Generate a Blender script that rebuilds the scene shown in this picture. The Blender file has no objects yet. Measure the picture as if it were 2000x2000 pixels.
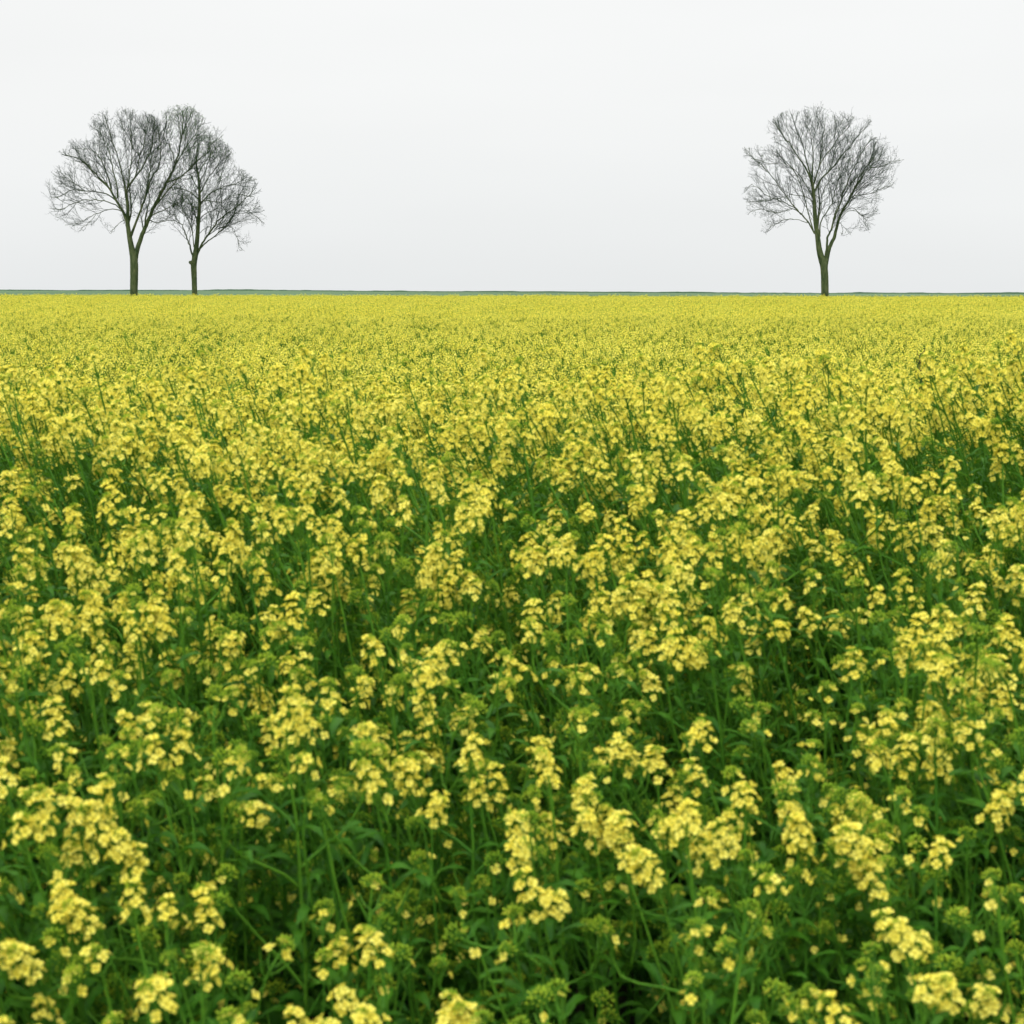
import bpy, math, random
import numpy as np
from mathutils import Vector, Matrix, noise

random.seed(7)
RS = np.random.RandomState(11)
scene = bpy.context.scene
COL = scene.collection
R = math.radians

# ------------------------------------------------------------------ camera
FPX = 2800.0                      # focal length in pixels of the 2000 px photograph
HC = 1.80                         # eye height above the near soil
PITCH = math.atan(440.0 / FPX)
cam_d = bpy.data.cameras.new('camera')
cam_d.sensor_width = 36.0
cam_d.lens = FPX / 2000.0 * 36.0
cam_d.clip_start = 0.05
cam_d.clip_end = 20000.0
cam_d.dof.use_dof = True
cam_d.dof.focus_distance = 30.0
cam_d.dof.aperture_fstop = 8.0
cam = bpy.data.objects.new('camera', cam_d)
COL.objects.link(cam)
cam.location = (0, 0, HC)
cam.rotation_euler = (math.pi / 2 - PITCH, 0, 0)
scene.camera = cam

# ------------------------------------------------------------------ overcast sky
SUN_EL, SUN_AZ = R(52), R(205)    # azimuth clockwise from +Y: behind the camera, a little left
world = bpy.data.worlds.new('World')
scene.world = world
world.use_nodes = True
nt = world.node_tree
nt.nodes.clear()
out = nt.nodes.new('ShaderNodeOutputWorld')
bg = nt.nodes.new('ShaderNodeBackground')
sky = nt.nodes.new('ShaderNodeTexSky')
sky.sky_type = 'NISHITA'
sky.sun_disc = False
sky.sun_elevation = SUN_EL
sky.sun_rotation = SUN_AZ
tc = nt.nodes.new('ShaderNodeTexCoord')
sep = nt.nodes.new('ShaderNodeSeparateXYZ')
ramp = nt.nodes.new('ShaderNodeValToRGB')
e = ramp.color_ramp.elements
e[0].position = 0.0;  e[0].color = (0.835, 0.855, 0.862, 1)
e[1].position = 1.0;  e[1].color = (2.15, 2.15, 2.15, 1)   # an overcast sky brightens towards the zenith
for p, c in ((0.045, (0.875, 0.89, 0.892, 1)), (0.11, (0.925, 0.932, 0.925, 1)), (0.20, (0.955, 0.96, 0.95, 1)), (0.35, (1.15, 1.15, 1.15, 1))):
    k = ramp.color_ramp.elements.new(p); k.color = c
nz = nt.nodes.new('ShaderNodeTexNoise')
nz.inputs['Scale'].default_value = 2.2
nz.inputs['Detail'].default_value = 3.0
mp = nt.nodes.new('ShaderNodeMapping')
mp.inputs['Scale'].default_value = (1.0, 1.0, 5.0)
mr = nt.nodes.new('ShaderNodeMapRange')
mr.inputs['From Min'].default_value = 0.3
mr.inputs['From Max'].default_value = 0.7
mr.inputs['To Min'].default_value = 0.978
mr.inputs['To Max'].default_value = 1.018
mul = nt.nodes.new('ShaderNodeMix'); mul.data_type = 'RGBA'; mul.blend_type = 'MULTIPLY'
mul.inputs['Factor'].default_value = 1.0
sk = nt.nodes.new('ShaderNodeMix'); sk.data_type = 'RGBA'; sk.blend_type = 'MULTIPLY'
sk.inputs['Factor'].default_value = 1.0
sk.inputs['B'].default_value = (0.1, 0.1, 0.1, 1)
mix = nt.nodes.new('ShaderNodeMix'); mix.data_type = 'RGBA'
mix.inputs['Factor'].default_value = 0.96      # cloud cover
L = nt.links.new
L(tc.outputs['Generated'], sep.inputs[0]); L(sep.outputs['Z'], ramp.inputs['Fac'])
L(tc.outputs['Generated'], mp.inputs['Vector']); L(mp.outputs['Vector'], nz.inputs['Vector'])
L(nz.outputs['Fac'], mr.inputs['Value'])
L(ramp.outputs['Color'], mul.inputs['A']); L(mr.outputs['Result'], mul.inputs['B'])
L(sky.outputs['Color'], sk.inputs['A'])
L(sk.outputs['Result'], mix.inputs['A']); L(mul.outputs['Result'], mix.inputs['B'])
L(mix.outputs['Result'], bg.inputs['Color']); bg.inputs['Strength'].default_value = 1.0
L(bg.outputs[0], out.inputs[0])

sun_d = bpy.data.lights.new('sun', 'SUN')
sun_d.energy = 1.5
sun_d.angle = R(22)
sun_d.color = (1.0, 0.97, 0.92)
sun = bpy.data.objects.new('sun', sun_d)
COL.objects.link(sun)
sdir = Vector((math.sin(SUN_AZ) * math.cos(SUN_EL), math.cos(SUN_AZ) * math.cos(SUN_EL), math.sin(SUN_EL)))
sun.rotation_euler = sdir.to_track_quat('Z', 'Y').to_euler()
sun.location = (0, -10, 30)

scene.view_settings.view_transform = 'Standard'
scene.view_settings.look = 'None'
scene.view_settings.exposure = 0.0
scene.view_settings.gamma = 1.0
scene.view_settings.use_curve_mapping = False
scene.render.engine = 'CYCLES'
scene.cycles.max_bounces = 3
scene.cycles.diffuse_bounces = 2
scene.cycles.glossy_bounces = 1
scene.cycles.transmission_bounces = 2
scene.cycles.adaptive_threshold = 0.04

# ------------------------------------------------------------------ materials
def plant_mat(name, col, col2, trans=0.25, tcol=None, rough=0.5, spec=0.3, nscale=60.0):
    m = bpy.data.materials.new(name); m.use_nodes = True
    t = m.node_tree; t.nodes.clear()
    o = t.nodes.new('ShaderNodeOutputMaterial')
    p = t.nodes.new('ShaderNodeBsdfPrincipled')
    p.inputs['Roughness'].default_value = rough
    p.inputs['Specular IOR Level'].default_value = spec
    oi = t.nodes.new('ShaderNodeObjectInfo')
    tc = t.nodes.new('ShaderNodeTexCoord')
    n = t.nodes.new('ShaderNodeTexNoise'); n.inputs['Scale'].default_value = nscale
    n.inputs['Detail'].default_value = 2.0
    ad = t.nodes.new('ShaderNodeMath'); ad.operation = 'ADD'
    sb = t.nodes.new('ShaderNodeMath'); sb.operation = 'MULTIPLY_ADD'
    sb.inputs[1].default_value = 0.6; sb.inputs[2].default_value = -0.3
    mx = t.nodes.new('ShaderNodeMix'); mx.data_type = 'RGBA'
    mx.inputs['A'].default_value = (*col, 1); mx.inputs['B'].default_value = (*col2, 1)
    t.links.new(oi.outputs['Random'], sb.inputs[0])
    t.links.new(tc.outputs['Object'], n.inputs['Vector'])
    t.links.new(n.outputs['Fac'], ad.inputs[0]); t.links.new(sb.outputs[0], ad.inputs[1])
    ad.use_clamp = True
    t.links.new(ad.outputs[0], mx.inputs['Factor'])
    t.links.new(mx.outputs['Result'], p.inputs['Base Color'])
    if trans > 0:
        tr = t.nodes.new('ShaderNodeBsdfTranslucent')
        ms = t.nodes.new('ShaderNodeMixShader'); ms.inputs[0].default_value = trans
        if tcol: tr.inputs['Color'].default_value = (*tcol, 1)
        else: t.links.new(mx.outputs['Result'], tr.inputs['Color'])
        t.links.new(p.outputs[0], ms.inputs[1]); t.links.new(tr.outputs[0], ms.inputs[2])
        t.links.new(ms.outputs[0], o.inputs[0])
    else:
        t.links.new(p.outputs[0], o.inputs[0])
    return m

M_STEM = plant_mat('stem_green', (0.026, 0.115, 0.010), (0.105, 0.26, 0.020), 0.0, rough=0.55, spec=0.12)
M_LEAF = plant_mat('leaf_green', (0.012, 0.075, 0.006), (0.065, 0.20, 0.013), 0.30, (0.10, 0.30, 0.010), rough=0.45, spec=0.16, nscale=25)
M_BUD = plant_mat('bud_green', (0.16, 0.33, 0.018), (0.40, 0.53, 0.035), 0.15, rough=0.6, spec=0.15, nscale=40)
M_PETAL = plant_mat('petal_yellow', (0.87, 0.765, 0.085), (0.94, 0.875, 0.19), 0.36, (0.95, 0.85, 0.11), rough=0.65, spec=0.08, nscale=45)
M_PIST = plant_mat('flower_centre', (0.62, 0.50, 0.03), (0.70, 0.62, 0.05), 0.0, rough=0.7, spec=0.1)
PLANT_MATS = [M_STEM, M_LEAF, M_BUD, M_PETAL, M_PIST]
STEM, LEAF, BUD, PETAL, PIST = range(5)

def noise_mat(name, cols, scale, rough=0.9, bump=0.0, detail=6.0, spec=0.15, bscale=None, stretch=(1, 1, 1)):
    m = bpy.data.materials.new(name); m.use_nodes = True
    t = m.node_tree; p = t.nodes['Principled BSDF']
    p.inputs['Roughness'].default_value = rough; p.inputs['Specular IOR Level'].default_value = spec
    tc = t.nodes.new('ShaderNodeTexCoord'); n = t.nodes.new('ShaderNodeTexNoise')
    mp = t.nodes.new('ShaderNodeMapping'); mp.inputs['Scale'].default_value = stretch
    n.inputs['Scale'].default_value = scale; n.inputs['Detail'].default_value = detail
    r = t.nodes.new('ShaderNodeValToRGB')
    el = r.color_ramp.elements
    el[0].position = 0.3; el[0].color = (*cols[0], 1)
    el[1].position = 0.7; el[1].color = (*cols[-1], 1)
    for i, c in enumerate(cols[1:-1]):
        q = el.new(0.3 + 0.4 * (i + 1) / (len(cols) - 1)); q.color = (*c, 1)
    t.links.new(tc.outputs['Object'], mp.inputs['Vector']); t.links.new(mp.outputs['Vector'], n.inputs['Vector'])
    t.links.new(n.outputs['Fac'], r.inputs['Fac']); t.links.new(r.outputs['Color'], p.inputs['Base Color'])
    if bump:
        n2 = t.nodes.new('ShaderNodeTexNoise'); n2.inputs['Scale'].default_value = bscale or scale * 2
        n2.inputs['Detail'].default_value = 5
        b = t.nodes.new('ShaderNodeBump'); b.inputs['Strength'].default_value = bump; b.inputs['Distance'].default_value = 0.05
        t.links.new(mp.outputs['Vector'], n2.inputs['Vector'])
        t.links.new(n2.outputs['Fac'], b.inputs['Height']); t.links.new(b.outputs[0], p.inputs['Normal'])
    return m

M_SOIL = noise_mat('soil', [(0.010, 0.016, 0.006), (0.03, 0.032, 0.014), (0.045, 0.04, 0.022)], 4.0, 0.95, 0.6)
M_HAZY_WHEAT = noise_mat('hazy_young_wheat', [(0.075, 0.135, 0.062), (0.105, 0.175, 0.085)], 0.02, 0.9, 0.0, stretch=(1, 0.35, 1))  # young wheat green, with the distance haze painted in as a paler colour
M_BARK = noise_mat('bark', [(0.024, 0.045, 0.018), (0.068, 0.095, 0.038), (0.12, 0.14, 0.065)], 5.0, 0.9, 0.9, bscale=14, stretch=(1, 1, 0.35))
M_TWIG = noise_mat('twig_bark', [(0.006, 0.026, 0.009), (0.016, 0.042, 0.015)], 1.2, 0.85)
M_YLEAF = plant_mat('young_leaf', (0.04, 0.11, 0.015), (0.10, 0.19, 0.02), 0.35, (0.12, 0.28, 0.02), nscale=0.6)
M_HEDGE = noise_mat('hedge', [(0.05, 0.11, 0.06), (0.085, 0.15, 0.085)], 0.3, 0.9)
M_DRY = noise_mat('dry_stalk', [(0.005, 0.016, 0.012), (0.012, 0.028, 0.018)], 30, 0.9)

# ------------------------------------------------------------------ mesh builder
class MB:
    def __init__(s): s.v = []; s.f = []; s.m = []
    def add(s, vs, fs, mi):
        o = len(s.v); s.v.extend(vs)
        s.f.extend([tuple(i + o for i in f) for f in fs]); s.m.extend([mi] * len(fs))
    def append(s, other, M=None):
        o = len(s.v)
        s.v.extend([M @ Vector(p) for p in other.v] if M is not None else other.v)
        s.f.extend([tuple(i + o for i in f) for f in other.f]); s.m.extend(other.m)
    def tube(s, pts, radii, sides, mi, cap=False):
        n = len(pts); pts = [Vector(p) for p in pts]
        t0 = (pts[1] - pts[0]).normalized()
        a = t0.orthogonal().normalized(); vs = []
        for i in range(n):
            t = (pts[min(i + 1, n - 1)] - pts[max(i - 1, 0)]).normalized()
            a = (a - t * a.dot(t)).normalized(); b = t.cross(a)
            for k in range(sides):
                w = 2 * math.pi * k / sides
                vs.append(pts[i] + (a * math.cos(w) + b * math.sin(w)) * radii[i])
        fs = []
        for i in range(n - 1):
            for k in range(sides):
                k2 = (k + 1) % sides
                fs.append((i * sides + k, i * sides + k2, (i + 1) * sides + k2, (i + 1) * sides + k))
        if cap: fs.append(tuple(range((n - 1) * sides, n * sides)))
        s.add(vs, fs, mi)
    def bud(s, p, d, ln, w, mi):
        d = d.normalized(); a = d.orthogonal().normalized(); b = d.cross(a); c = p + d * ln * 0.5
        s.add([p, c + a * w, c + b * w, c - a * w, c - b * w, p + d * ln],
              [(0, 2, 1), (0, 3, 2), (0, 4, 3), (0, 1, 4), (5, 1, 2), (5, 2, 3), (5, 3, 4), (5, 4, 1)], mi)
    def mesh(s, name, mats=PLANT_MATS, smooth=False):
        me = bpy.data.meshes.new(name)
        me.from_pydata([tuple(p) for p in s.v], [], s.f)
        for m in mats: me.materials.append(m)
        me.polygons.foreach_set('material_index', s.m)
        if smooth: me.polygons.foreach_set('use_smooth', [True] * len(s.f))
        me.update(); return me

def frame(p, d, roll=0.0):
    """matrix at p whose Z axis is d"""
    q = Vector(d).to_track_quat('Z', 'Y').to_matrix().to_4x4()
    return Matrix.Translation(p) @ q @ Matrix.Rotation(roll, 4, 'Z')

def obj(name, me, parent=None, M=None):
    o = bpy.data.objects.new(name, me); COL.objects.link(o)
    if parent is not None: o.parent = parent
    if M is not None: o.matrix_basis = M
    return o
def tag(o, label, cat, group=None, kind=None):
    o['label'] = label; o['category'] = cat
    if group: o['group'] = group
    if kind: o['kind'] = kind
    return o

# ------------------------------------------------------------------ terrain
def interp(x, xs, ys): return float(np.interp(x, xs, ys))
def field_z(x, y):
    g = interp(y, [-30, 1.6, 2.6, 4.4, 6.2, 9, 20, 104, 130], [-0.1, 0.0, 0.05, 0.10, 0.02, -0.12, -0.20, -0.20, -0.23])
    g += -0.0018 * x * min(max((y - 10) / 94.0, 0), 1.0)
    g += 0.035 * noise.noise((x * 0.13, y * 0.13, 0.3))
    return g
RIDGE_X = [-900, -250, -125, -25, 75, 175, 900]
RIDGE_Y = [567, 567, 568, 570, 572, 573, 574]
def ground_z(x, y):
    if y <= 118: return field_z(x, y)
    s = lambda t: t * t * (3 - 2 * t)
    k = interp(x, RIDGE_X, RIDGE_Y)
    rz = HC - (k - 560.0) / FPX * 700.0 + 0.35 * noise.noise((x * 0.012, 3.1, 0))
    if y <= 700:
        t = (y - 118) / 582.0
        return field_z(x, 118) * (1 - s(t)) + rz * s(t) - 1.2 * math.sin(math.pi * min(1, t)) ** 2
    return rz - 0.012 * (y - 700)

def sheet(name, xs, ys, fz, mat, dz=0.0):
    vs = [(x, y, fz(x, y) + dz) for y in ys for x in xs]; n = len(xs)
    fs = [(j * n + i, j * n + i + 1, (j + 1) * n + i + 1, (j + 1) * n + i) for j in range(len(ys) - 1) for i in range(n - 1)]
    me = bpy.data.meshes.new(name); me.from_pydata(vs, [], fs); me.materials.append(mat)
    me.polygons.foreach_set('use_smooth', [True] * len(fs)); me.update()
    o = obj(name, me); o['kind'] = 'structure'; return o

xs = sorted(set([float(v) for v in np.concatenate([np.linspace(-60, 60, 61), np.linspace(-900, 900, 91), [-5000, -3000, -1800, 1800, 3000, 5000]])]))
ys = [-60, -30, -15, -6] + [float(v) for v in np.linspace(-2, 14, 33)] + [float(v) for v in np.linspace(16, 118, 40)] + \
     [float(v) for v in np.linspace(125, 700, 40)] + [760, 900, 1300, 2200, 4000, 7000]
g = sheet('ground', xs, ys, ground_z, M_HAZY_WHEAT)
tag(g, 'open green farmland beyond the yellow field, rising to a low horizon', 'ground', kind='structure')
xs2 = [float(v) for v in np.linspace(-60, 60, 61)]
ys2 = [-15, -6] + [float(v) for v in np.linspace(-2, 14, 33)] + [float(v) for v in np.linspace(16, 105, 35)]
fs_ = sheet('field_soil', xs2, ys2, ground_z, M_SOIL, 0.012)
tag(fs_, 'dark soil under the rapeseed plants', 'soil', kind='structure')

# thin hedge line along the far ridge
hb = MB()
hx = np.linspace(-420, 420, 421)
prof = []
for x in hx:
    h = 0.45 + 0.30 * noise.noise((x * 0.05, 7.7, 0)) + 0.35 * max(0, noise.noise((x * 0.22, 1.7, 0)))
    z = ground_z(float(x), 700.0)
    prof.append((x, z, max(0.12, h)))
vs = []
for x, z, h in prof:
    vs += [(x, 699.0, z - 0.6), (x, 699.2, z + h * 0.8), (x, 700.0, z + h), (x, 701.0, z + h * 0.7), (x, 701.2, z - 0.6)]
fs = [(i * 5 + k, (i + 1) * 5 + k, (i + 1) * 5 + k + 1, i * 5 + k + 1) for i in range(len(prof) - 1) for k in range(4)]
hb.add([Vector(v) for v in vs], fs, 0)
tag(obj('far_hedge', hb.mesh('far_hedge', [M_HEDGE])), 'thin dark hedge line along the far green horizon', 'hedge', kind='stuff')

# ------------------------------------------------------------------ rapeseed: flowers, racemes, leaves
rnd = random.Random(5)
def U(a, b): return rnd.uniform(a, b)

def flower_mb(lod=0, size=0.0085, up=0.35):
    b = MB()
    for k in range(4):
        w = k * math.pi / 2 + U(-0.15, 0.15)
        c, s = math.cos(w), math.sin(w); sz = size * U(0.9, 1.1); u = up + U(-0.15, 0.2)
        def P(r, t, h): return Vector((c * r - s * t, s * r + c * t, h)) * sz
        if lod == 0:
            b.add([P(0.10, -0.10, 0), P(0.10, 0.10, 0), P(0.62, 0.50, 0.62 * u + 0.08), P(0.62, -0.50, 0.62 * u + 0.08),
                   P(1.0, 0.36, u * 0.75), P(1.0, -0.36, u * 0.75), P(0.60, 0, 0.5 * u)],
                  [(0, 1, 2, 6), (0, 6, 3), (6, 2, 4, 5), (6, 5, 3)], PETAL)
        else:
            b.add([P(0.05, 0, 0), P(0.7, 0.52, 0.6 * u), P(1.05, 0, u * 0.7), P(0.7, -0.52, 0.6 * u)], [(0, 1, 2, 3)], PETAL)
    if lod == 0:
        b.bud(Vector((0, 0, -0.001)), Vector((0, 0, 1)), size * 0.75, size * 0.22, PIST)
    return b

FLOWERS = [flower_mb(0, 0.0082, u) for u in (0.15, 0.3, 0.45, 0.6, 0.9)]
FLOWERS1 = [flower_mb(1, 0.0088, u) for u in (0.2, 0.5)]

def raceme(kind, lod=0):
    """returns (axis mesh builder, [(flower index, matrix)]), origin at the base, Z along the axis"""
    b = MB(); fl = []
    if kind == 'bloom': ln, nf, nb = U(0.05, 0.115), rnd.randint(13, 24), 18
    elif kind == 'young': ln, nf, nb = U(0.045, 0.085), rnd.randint(3, 10), 26
    else: ln, nf, nb = U(0.04, 0.065), rnd.randint(0, 2), 34
    bend = Vector((U(-0.02, 0.02), U(-0.02, 0.02), 0))
    def ax(t): return Vector((0, 0, ln * t)) + bend * t * t
    if lod < 2: b.tube([ax(0), ax(0.5), ax(1)], [0.0024, 0.0020, 0.0012], 4 if lod == 0 else 3, STEM)
    ga = U(0, 6.28)
    # young pods below the flowers
    npod = {'bloom': rnd.randint(5, 10), 'young': rnd.randint(5, 9), 'bud': 6}[kind]
    if lod < 2:
        for i in range(npod):
            ga += 2.4; t = U(0.0, 0.35); el = U(0.3, 0.9)
            d = Vector((math.cos(ga) * math.cos(el), math.sin(ga) * math.cos(el), math.sin(el)))
            p = ax(t); q = p + d * U(0.015, 0.022); e_ = q + (d + Vector((0, 0, 0.7))).normalized() * U(0.012, 0.04)
            b.tube([p, q, e_], [0.0008, 0.0012, 0.0007], 3, STEM)
    t0 = 0.34 if kind == 'bloom' else 0.45
    for i in range(nf):
        ga += 2.39996; t = t0 + (0.98 - t0) * (i + U(0, .7)) / max(1, nf)
        el = 0.15 + 0.9 * (t - t0) / (1 - t0) + U(-0.25, 0.25)
        d = Vector((math.cos(ga) * math.cos(el), math.sin(ga) * math.cos(el), math.sin(el)))
        p = ax(t); q = p + d * U(0.011, 0.027) * (1.1 - 0.45 * (t - t0) / (1 - t0))
        if lod == 0: b.tube([p, q], [0.0007, 0.0007], 3, STEM)
        f = (d + Vector((0, 0, U(0.0, 0.7)))).normalized()
        fi = rnd.randrange(len(FLOWERS))
        fl.append((fi, frame(q, f, U(0, 6.28)) @ Matrix.Scale(U(0.88, 1.12), 4)))
    top = ax(1.0)
    rad = {'bloom': 0.008, 'young': 0.012, 'bud': 0.017}[kind]
    if lod == 1: nb = nb // 2
    for i in range(nb if lod < 2 else 0):
        z = 1 - 1.25 * (i + 0.5) / nb; ph = i * 2.39996
        rr = math.sqrt(max(0, 1 - z * z)); d = Vector((math.cos(ph) * rr, math.sin(ph) * rr, max(-0.2, z) + 0.35)).normalized()
        p = top + d * rad * U(0.75, 1.1)
        b.bud(p, d, U(0.0055, 0.008), U(0.0016, 0.0024), BUD)
        if lod == 0 and i % 2: b.tube([top - Vector((0, 0, 0.004)), p], [0.0005, 0.0005], 3, STEM)
    return b, fl

def baked(rc, lod=0):
    b = MB(); b.append(rc[0])
    for fi, M in rc[1]:
        if lod == 0: b.append(FLOWERS[fi], M)
        else: b.append(FLOWERS1[fi % 2], M)
    return b

def leaf_mb(ln, wd, droop, lobed=False, seg=6):
    b = MB(); vs = []; n = seg
    tw = U(-0.5, 0.5)
    for i in range(n + 1):
        t = i / n
        w = wd * (math.sin(math.pi * min(1, t * 0.93 + 0.07)) ** 0.75)
        if lobed: w *= 1 + 0.28 * math.sin(t * 15 + tw)
        w = max(w, 0.0006)
        a = 0.9 - droop * t
        y = ln * t * math.cos(a * 0.5); z = ln * (t * math.sin(0.9) - 0.5 * droop * t * t)
        rip = wd * 0.18 * math.sin(t * 13 + tw * 4)
        vs += [Vector((-w, y, z + w * 0.45 + rip)), Vector((0, y, z)), Vector((w, y, z + w * 0.45 - rip))]
    fs = []
    for i in range(n):
        o = i * 3; fs += [(o, o + 1, o + 4, o + 3), (o + 1, o + 2, o + 5, o + 4)]
    b.add(vs, fs, LEAF); return b

RAC = {0: {}, 1: {}}
for lod in (0, 1):
    for kind, n in (('bloom', 10), ('young', 8), ('bud', 6)):
        RAC[lod][kind] = [raceme(kind, lod) for _ in range(n)]
BAKE = {lod: {k: [baked(r, lod) for r in v] for k, v in RAC[lod].items()} for lod in (0, 1)}
LEAVES = {'small': [leaf_mb(U(0.04, 0.075), U(0.006, 0.010), U(0.9, 1.6)) for _ in range(4)],
          'mid': [leaf_mb(U(0.05, 0.095), U(0.009, 0.016), U(1.0, 1.8)) for _ in range(4)],
          'big': [leaf_mb(U(0.10, 0.17), U(0.022, 0.038), U(1.2, 2.0), True) for _ in range(4)]}

def bez(p0, d0, p1, d1, n):
    l = (p1 - p0).length * 0.4; a = p0 + d0 * l; c = p1 - d1 * l; o = []
    for i in range(n + 1):
        t = i / n; u = 1 - t
        o.append(p0 * u**3 + a * 3 * u * u * t + c * 3 * u * t * t + p1 * t**3)
    return o

def plant_plan(H, style):
    """a list of parts: (name, builder or key, matrix)"""
    parts = []
    bendx = -((U(0.04, 0.20) if rnd.random() < 0.55 else U(0.2, 0.36)) if H > 1.2 else U(-0.03, 0.14)) * H; bendy = U(-0.06, 0.06) * H
    def sp(t): return Vector((bendx * t * t, bendy * t * t, H * t))
    N = 8
    pts = [sp(i / N) + Vector((U(-.004, .004), U(-.004, .004), 0)) * (1 if 0 < i < N else 0) for i in range(N + 1)]
    rr = [0.0062 * (1 - 0.62 * i / N) * (0.85 + 0.15 * H) for i in range(N + 1)]
    st = MB(); st.tube(pts, rr, 5, STEM); parts.append(('stem', st, Matrix()))
    def kind(low=False):
        r = rnd.random()
        if low: return 'bud' if (style != 'bloom' or r < 0.6) else 'young'
        if style == 'bloom': return 'bloom' if r < 0.82 else ('young' if r < 0.95 else 'bud')
        if style == 'mixed': return 'bloom' if r < 0.36 else ('young' if r < 0.72 else 'bud')
        return 'bloom' if r < (0.07 if H > 0.7 else 0) else ('young' if r < (0.34 if H > 0.7 else 0.05) else 'bud')
    d_end = (sp(1) - sp(0.93)).normalized()
    k = kind(); parts.append(('raceme', (k, rnd.randrange(len(RAC[0][k]))), frame(sp(1), d_end, U(0, 6.28))))
    az = U(0, 6.28)
    nb = rnd.randint(6, 8) if style == 'bloom' else rnd.randint(8, 11)
    for i in range(nb):
        az += 2.39996 + U(-.3, .3)
        t = (0.50 if style == 'bloom' else 0.40) + (0.40 if style == 'bloom' else 0.5) * (i + U(0, 0.6)) / nb
        p0 = sp(t)
        top = H * U(0.84, 1.0) - 0.02 * i * 0
        if rnd.random() < (0.25 if style == 'bloom' else 0.45): top = H * U(0.60, 0.85)
        top = max(top, p0.z + 0.05)
        rad = U(0.05, 0.15) * (0.6 + 0.4 * H)
        p1 = Vector((sp(top / H).x + math.cos(az) * rad - 0.02, sp(top / H).y + math.sin(az) * rad, top))
        d0 = Vector((math.cos(az) * 0.7, math.sin(az) * 0.7, 0.75)).normalized()
        d1 = Vector((math.cos(az) * 0.15 - (U(0.0, 0.85) if H > 1.2 else U(-0.3, 0.4)), math.sin(az) * 0.15, 1.0)).normalized()
        path = bez(p0, d0, p1, d1, 5)
        br = MB(); r0 = U(0.0026, 0.0034)
        br.tube(path, [r0 * (1 - 0.4 * j / 5) for j in range(6)], 4, STEM)
        parts.append(('branch', br, Matrix()))
        k = kind(top < 0.84 * H); parts.append(('raceme', (k, rnd.randrange(len(RAC[0][k]))), frame(p1, d1, U(0, 6.28)) @ Matrix.Scale(U(0.55, 1.1) if k == 'bud' else U(0.88, 1.08), 4)))
        # leaf in the axil
        lm = frame(p0, Vector((0, 0, 1)), az - math.pi / 2 + U(-.4, .4))
        parts.append(('leaf', ('mid' if i < 3 else 'small', rnd.randrange(4)), lm))
        for q in (path[1:5] if style != 'bloom' else path[2:4]):
            if rnd.random() < 0.35: continue
            parts.append(('leaf', ('small', rnd.randrange(4)), frame(q, Vector((0, 0, 1)), U(0, 6.28))))
    for i in range(rnd.randint(4, 6)):
        az += 2.4; t = U(0.12, 0.60)
        parts.append(('leaf', ('big' if t < 0.48 else 'mid', rnd.randrange(4)), frame(sp(t), Vector((0, 0, 1)), az)))
    return parts

def bake_plant(plan, lod=0):
    b = MB()
    for name, key, M in plan:
        if name == 'raceme': b.append(BAKE[lod][key[0]][key[1]], M)
        elif name == 'leaf': b.append(LEAVES[key[0]][key[1]], M)
        else: b.append(key, M)
    return b

PLANS = {}
for H in (0.82, 1.05, 1.30):
    for style, n in (('bud', 4), ('mixed', 6), ('bloom', 6)):
        PLANS[(H, style)] = [plant_plan(H, style) for _ in range(n)]
PLANS[(0.6, 'bud')] = [plant_plan(0.6, 'bud') for _ in range(5)]        # low leafy side growth between the plants

# ---- plant heights across the field: low at the edge, taller a few steps in
def plant_h(y): return interp(y, [0.3, 1.7, 2.1, 2.7, 3.3, 4.0, 4.7, 6.5, 9, 20, 104], [0.45, 0.72, 0.84, 1.02, 1.14, 1.29, 1.35, 1.22, 1.24, 1.28, 1.27])
def p_style(y):
    a = interp(y, [1.5, 2.2, 2.7, 3.3, 4.2, 6], [0.26, 0.32, 0.46, 0.72, 0.96, 0.98])
    return a

# scatter near plants with a spacing check
def scatter(y0, y1, dens, margin, rs):
    pts = []; grid = {}; cell = 0.8 / math.sqrt(dens)
    area_x = lambda y: 0.372 * y + margin
    n = int(dens * 2 * area_x((y0 + y1) / 2) * (y1 - y0) * 1.25)
    for _ in range(n):
        y = rs.uniform(y0, y1); xm = area_x(y1); x = rs.uniform(-xm, xm)
        if abs(x) > area_x(y): continue
        if noise.noise((x * 0.9, y * 0.9, 4.2)) > 0.47 and y > 3: continue
        k = (int(math.floor(x / cell)), int(math.floor(y / cell)))
        if k in grid: continue
        grid[k] = 1; pts.append((x, y))
    return pts

near = scatter(0.35, 5.0, 50, 1.7, RS) + scatter(5.0, 9.0, 36, 1.8, RS)
near.sort(key=lambda p: p[1])
def in_view(x, y):
    return abs(x) < 0.365 * y + 0.10 and y > 1.42
mesh_cache = {}
def cached(key, mk):
    if key not in mesh_cache: mesh_cache[key] = mk()
    return mesh_cache[key]
FL_ME = [f.mesh('flower') for f in FLOWERS]

def place_matrix(x, y, H, rs, lean=0.12):
    lean = lean if H > 1.2 else 0.03
    h = plant_h(y) * rs.uniform(0.90, 1.09) / H
    wob = 0.05 * noise.noise((x * 0.5, y * 0.5, 9.1))
    S = Matrix.Diagonal((1, 1, h + wob, 1))
    rz = Matrix.Rotation(rs.uniform(-1.0, 1.0), 4, 'Z')
    t1 = Matrix.Rotation(-(lean * 0.6 + rs.normal(0, 0.07)), 4, 'Y')
    t2 = Matrix.Rotation(rs.normal(0, 0.07), 4, 'X')
    return Matrix.Translation((x, y, field_z(x, y))) @ t2 @ t1 @ rz @ S

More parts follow.
